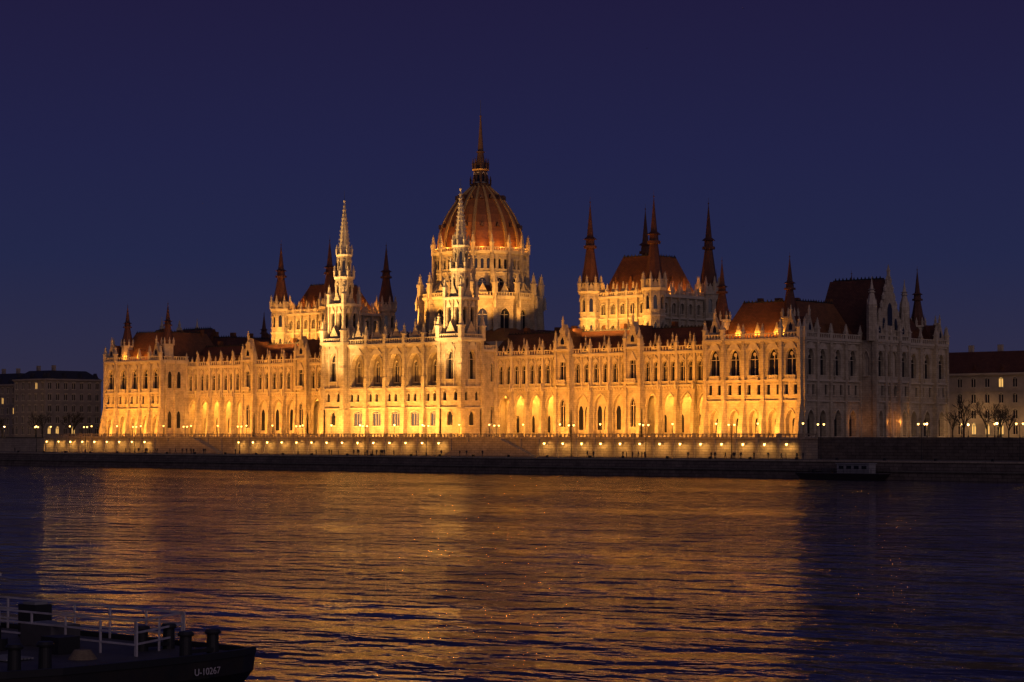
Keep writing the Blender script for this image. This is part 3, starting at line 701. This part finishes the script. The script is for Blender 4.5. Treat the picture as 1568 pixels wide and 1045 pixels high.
# ------------------------------------------------------------ people
def person_mesh(pose):
    v=[(0,0,.95),(0,0,1.2),(0,0,1.42),(0,0,1.52),(0,.01,1.6),(0,.02,1.72)]
    rr=[.15,.15,.16,.06,.095,.09]; e=[(0,1),(1,2),(2,3),(3,4),(4,5)]
    st={0:0,1:.28,2:.12}[pose]
    for s in (-1,1):
        k=len(v); v+=[(s*.1,0,.9),(s*.1,s*st*.5+.03,.48),(s*.1,s*st,.08),(s*.1,s*st+.16,.04)]; rr+=[.1,.07,.05,.04]; e+=[(0,k),(k,k+1),(k+1,k+2),(k+2,k+3)]
        k=len(v); bend=.25 if pose==2 else -s*st*.6
        v+=[(s*.2,0,1.38),(s*.26,bend*.3-.02,1.1),(s*.25,bend,.9 if pose!=2 else 1.12),(s*.25,bend+.04,.8 if pose!=2 else 1.14)]; rr+=[.07,.05,.04,.035]; e+=[(2,k),(k,k+1),(k+1,k+2),(k+2,k+3)]
    me=bpy.data.meshes.new('person'); me.from_pydata(v,e,[]); o=bpy.data.objects.new('tmp',me); scene.collection.objects.link(o)
    o.modifiers.new('s','SKIN'); 
    for i,sv in enumerate(me.skin_vertices[0].data): sv.radius=(rr[i],rr[i]*.8); sv.use_root=(i==0)
    o.modifiers.new('u','SUBSURF').levels=1
    dg=bpy.context.evaluated_depsgraph_get(); m2=bpy.data.meshes.new_from_object(o.evaluated_get(dg)); bpy.data.objects.remove(o)
    m2.name='person'
    m2.materials.clear()
    for m in (COAT,TROU,SKIN,HAIR): m2.materials.append(m)
    for f in m2.polygons:
        c=f.center; f.material_index=1 if c.z<.85 and abs(c.x)<.2 else (3 if c.z>1.66 or (c.z>1.55 and c.y<0) else (2 if c.z>1.5 or (abs(c.x)>.2 and c.z<.84) else 0)); f.use_smooth=True
    return m2
PM=[person_mesh(i) for i in range(3)]
for i in range(60):
    x=random.choice([random.uniform(-150,200),random.gauss(120,25),random.gauss(20,12),random.gauss(-60,15)])
    place(PM[i%3],'person',x,random.uniform(-33.4,-32.1),4.05,R()*6.28)
# ------------------------------------------------------------ statue
st=empty('equestrian_statue',(-196,-4,G-.1)); b=B('pedestal',0)
b.abox(-3.4,3.4,-2.4,2.4,0,.6,WHITE); b.abox(-2.6,2.6,-1.7,1.7,.6,1.2,WHITE); b.abox(-2,2,-1.2,1.2,1.2,5.0,WHITE); b.abox(-2.3,2.3,-1.5,1.5,5,5.4,WHITE); b.done(st)
v=[(0,0,2.0),(.9,0,2.0),(1.3,0,2.7),(1.7,0,3.0),(2.15,0,2.7),(-.9,0,2.0),(-1.3,0,1.6),(-1.4,0,.9)]; rr=[.5,.5,.25,.2,.12,.48,.1,.05]
e=[(0,1),(1,2),(2,3),(3,4),(0,5),(5,6),(6,7)]
for (r0,xx) in ((1,.9),(5,-.9)):
    for s in (-1,1):
        k=len(v); v+=[(xx,s*.25,1.5),(xx+.1*s+(.1 if xx>0 else .15),s*.25,.85),(xx+.05*s,s*.25,.1)]; rr+=[.2,.12,.1]; e+=[(r0,k),(k,k+1),(k+1,k+2)]
k=len(v); v+=[(0,0,2.7),(0,0,3.3),(0,0,3.6),(0,0,3.85)]; rr+=[.3,.32,.12,.18]; e+=[(0,k),(k,k+1),(k+1,k+2),(k+2,k+3)]
me=bpy.data.meshes.new('horse_and_rider'); me.from_pydata(v,e,[]); o=bpy.data.objects.new('horse_and_rider',me); scene.collection.objects.link(o); o.modifiers.new('s','SKIN')
for i,sv in enumerate(me.skin_vertices[0].data): sv.radius=(rr[i],rr[i]); sv.use_root=(i==0)
o.modifiers.new('u','SUBSURF').levels=1; me.materials.append(BRONZE); o.parent=st; o.location=(0,0,5.3)
# ------------------------------------------------------------ moored barge
def hullbox(b,x0,x1,y0,y1,z0,z1,rake,m):
    b.hexa([(x0+rake,y0+.5,z0),(x1-rake,y0+.5,z0),(x1-rake,y1-.5,z0),(x0+rake,y1-.5,z0),(x0,y0,z1),(x1,y0,z1),(x1,y1,z1),(x0,y1,z1)],m)
def rail(b,p,q,h,n,m,rows=3,r=.03):
    p=Vector(p); q=Vector(q); L=(q-p).length; t=(q-p)/L; fr=F(p.x,p.y,t.x,t.y,t.y,-t.x)
    for i in range(n+1): box(b,fr,i*L/n-r,i*L/n+r,-r,r,p.z,p.z+h,m)
    for k in range(rows): z=p.z+h*(k+1)/rows; box(b,fr,0,L,-r*.8,r*.8,z-r,z+r,m)
b=B('mooring_pontoon',0)
hullbox(b,161,182,-42,-37.2,-.4,1.3,1.6,HULL); b.abox(160.9,182.1,-42.1,-37.1,1.3,1.42,DECK)
b.abox(171,179,-41,-38.4,1.42,3.4,CAB); b.abox(170.8,179.2,-41.3,-38.1,3.4,3.55,CAB)
for k in range(4): b.abox(171.5+k*1.9,172.7+k*1.9,-41.03,-40.98,2.3,3.0,GLASS)
rail(b,(161.2,-41.9,1.42),(181.8,-41.9,1.42),1.0,12,IRON); rail(b,(161.2,-37.3,1.42),(181.8,-37.3,1.42),1.0,12,IRON)
b.abox(164,164.4,-40,-39.6,1.42,2.2,IRON); b.abox(167,169,-40.6,-39,1.42,2.3,DECK); b.done()
b=B('white_van',0); vx,vy=213,-26
b.abox(vx-2.4,vx+1.2,vy-.95,vy+.95,4.35,6.2,WHITE)
b.hexa([(vx+1.2,vy-.95,4.35),(vx+2.5,vy-.95,4.35),(vx+2.5,vy+.95,4.35),(vx+1.2,vy+.95,4.35),(vx+1.2,vy-.9,6.15),(vx+1.6,vy-.85,6.1),(vx+1.6,vy+.85,6.1),(vx+1.2,vy+.9,6.15)],WHITE)
b.abox(vx+1.3,vx+1.9,vy-.97,vy-.93,5.1,5.7,GLASS)
for dx in (-1.5,1.5):
    for dy in (-.9,.9):
        i=len(b.v); n=10
        for yy in (vy+dy-.1,vy+dy+.1):
            for k in range(n): b.v.append((vx+dx+.36*math.cos(k*.628),yy,4.28+.36*math.sin(k*.628)))
        for k in range(n): b.f.append([i+k,i+(k+1)%n,i+n+(k+1)%n,i+n+k]); b.m.append(b.mi(IRON))
        b.f.append([i+k for k in range(n)]); b.m.append(b.mi(IRON)); b.f.append([i+n+k for k in range(n)]); b.m.append(b.mi(IRON))
b.done()
# ------------------------------------------------------------ foreground pontoon
W=empty('work_pontoon',(1.7,-.3,-.18))
b=B('hull',0); hx0,hx1,hy0,hy1=325,366.2,-388,-375.4
ys=[hy0,hy0+1.0,hy0+3,(hy0+hy1)/2,hy1-3,hy1-1.0,hy1]; xe=[hx1-1.6,hx1-.6,hx1-.1,hx1,hx1-.1,hx1-.5,hx1-1.0]
for k in range(6):
    b.hexa([(hx0,ys[k],-.2),(xe[k]-1.3,ys[k],-.2),(xe[k+1]-1.3,ys[k+1],-.2),(hx0,ys[k+1],-.2),(hx0,ys[k],.9),(xe[k]-.1,ys[k],.9),(xe[k+1]-.1,ys[k+1],.9),(hx0,ys[k+1],.9)],HULL)
    b.hexa([(hx0,ys[k],.9),(xe[k]-.1,ys[k],.9),(xe[k+1]-.1,ys[k+1],.9),(hx0,ys[k+1],.9),(hx0,ys[k],1.55),(xe[k],ys[k],1.55),(xe[k+1],ys[k+1],1.55),(hx0,ys[k+1],1.55)],HULL)
    b.hexa([(xe[k]-.15,ys[k],1.552),(xe[k]+.05,ys[k],1.552),(xe[k+1]+.05,ys[k+1],1.552),(xe[k+1]-.15,ys[k+1],1.552),(xe[k]-.15,ys[k],1.8),(xe[k]+.05,ys[k],1.8),(xe[k+1]+.05,ys[k+1],1.8),(xe[k+1]-.15,ys[k+1],1.8)],IRON)
b.abox(hx0,hx1-1.2,hy1-.12,hy1+.05,1.552,1.75,IRON)
b.done(W)
b=B('deck_fittings',0)
b.poly([(hx0,hy0+.1,1.56),(hx1-1.8,hy0+.1,1.56),(hx1-.3,hy0+4,1.56),(hx1-.3,hy1-3,1.56),(hx1-1.3,hy1-.2,1.56),(hx0,hy1-.2,1.56)],DECK)
for x,y in ((364.6,-377),(364.6,-378.3),(361.5,-376.6),(361.5,-377.9),(364,-384.2),(364,-385.5)):
    b.frust(x,y,.24,.22,1.56,2.35,20,IRON); b.frust(x,y,.30,.32,2.35,2.42,20,IRON); b.frust(x,y,.32,.26,2.42,2.52,20,IRON)
b.abox(364.4,364.8,-378.3,-377,1.7,1.85,IRON); b.abox(361.3,361.7,-377.9,-376.6,1.7,1.85,IRON)
b.abox(356,358,-379.6,-378.2,1.57,2.4,DECK); b.abox(356.2,357.8,-379.4,-378.4,2.4,2.46,CAB); b.abox(359.3,360.4,-381,-380,1.57,2.2,IRON); b.abox(353,354.2,-377.6,-376.8,1.57,2.9,IRON); b.abox(353.2,354.0,-377.5,-376.9,2.9,3.0,CAB)
b.frust(357,-381.5,.5,.5,1.57,2.0,20,IRON); b.frust(357,-381.5,.25,.25,2.0,2.5,20,IRON); b.abox(348,351,-383,-380,1.57,2.0,DECK)
for k in range(5): b.frust(362.3,-381.3,.55-.05*k,.50-.05*k,1.565+k*.07,1.63+k*.07,20,ROPE)
for k in range(4): b.frust(354.6,-382.6,.5-.05*k,.45-.05*k,1.565+k*.07,1.63+k*.07,20,ROPE)
for k in range(8): b.abox(359.5,361.2,-383.9+k*.16,-383.8+k*.16,1.6,1.66,CAB)
b.frust(352,-384.6,.16,.16,1.57,2.6,12,CAB); b.frust(352,-384.6,.3,.22,2.6,2.8,12,CAB)
b.done(W)
b=B('railings',0)
rail(b,(340,-375.6,1.57),(361.2,-375.6,1.57),1.3,9,RAILM,3,.035); rail(b,(350,-379.5,1.57),(363.2,-379.5,1.57),1.3,6,RAILM,3,.035)
rail(b,(361.2,-375.7,1.57),(363,-379.4,1.57),1.3,2,RAILM,3,.035); rail(b,(350,-385.7,1.57),(350,-379.5,1.57),1.3,3,RAILM,3,.035)
rail(b,(338,-385.8,1.57),(360,-385.8,1.57),1.3,9,RAILM,3,.035)
b.done(W)
b=B('cabin',0); b.abox(330,349.0,-384,-376,1.57,3.8,CABW); b.abox(329.8,349.2,-384.2,-375.8,3.8,3.9,WHITE); b.abox(349.01,349.04,-382,-380,2.6,3.4,GLASS); b.done(W)
cu=bpy.data.curves.new('hull_number','FONT'); cu.body='U-10267'; cu.size=.36; cu.extrude=.01; cu.materials.append(RAILM)
o=bpy.data.objects.new('hull_number',cu); o.parent=W
o.matrix_local=Matrix.Translation((366.19,-379.2,1.05))@Matrix.Rotation(math.radians(92),4,'Z')@Matrix.Rotation(math.radians(90),4,'X'); scene.collection.objects.link(o)
# ------------------------------------------------------------ birds
b=B('flock_of_birds',0)
for i in range(14):
    c=Vector((random.uniform(-120,150),random.uniform(-60,60),random.uniform(50,105))); s=.4; t=R()*6
    dx,dy=math.cos(t)*s,math.sin(t)*s
    b.poly([(c.x,c.y,c.z),(c.x+dx,c.y+dy,c.z+.25),(c.x+.3*dx-dy*.3,c.y+.3*dy+dx*.3,c.z+.05)],IRON); b.poly([(c.x,c.y,c.z),(c.x-dx,c.y-dy,c.z+.25),(c.x-.3*dx-dy*.3,c.y-.3*dy+dx*.3,c.z+.05)],IRON)
b.done()
# ------------------------------------------------------------ camera
cd=bpy.data.cameras.new('camera'); cd.sensor_width=36; cd.lens=76.45; cd.clip_end=6000; cd.clip_start=.5
co=bpy.data.objects.new('camera',cd); co.location=(430,-431,9.7); co.rotation_euler=(math.radians(92.45),0,math.radians(42.07)); scene.collection.objects.link(co); scene.camera=co
scene.view_settings.view_transform='Standard'; scene.view_settings.look='None'; scene.view_settings.exposure=0
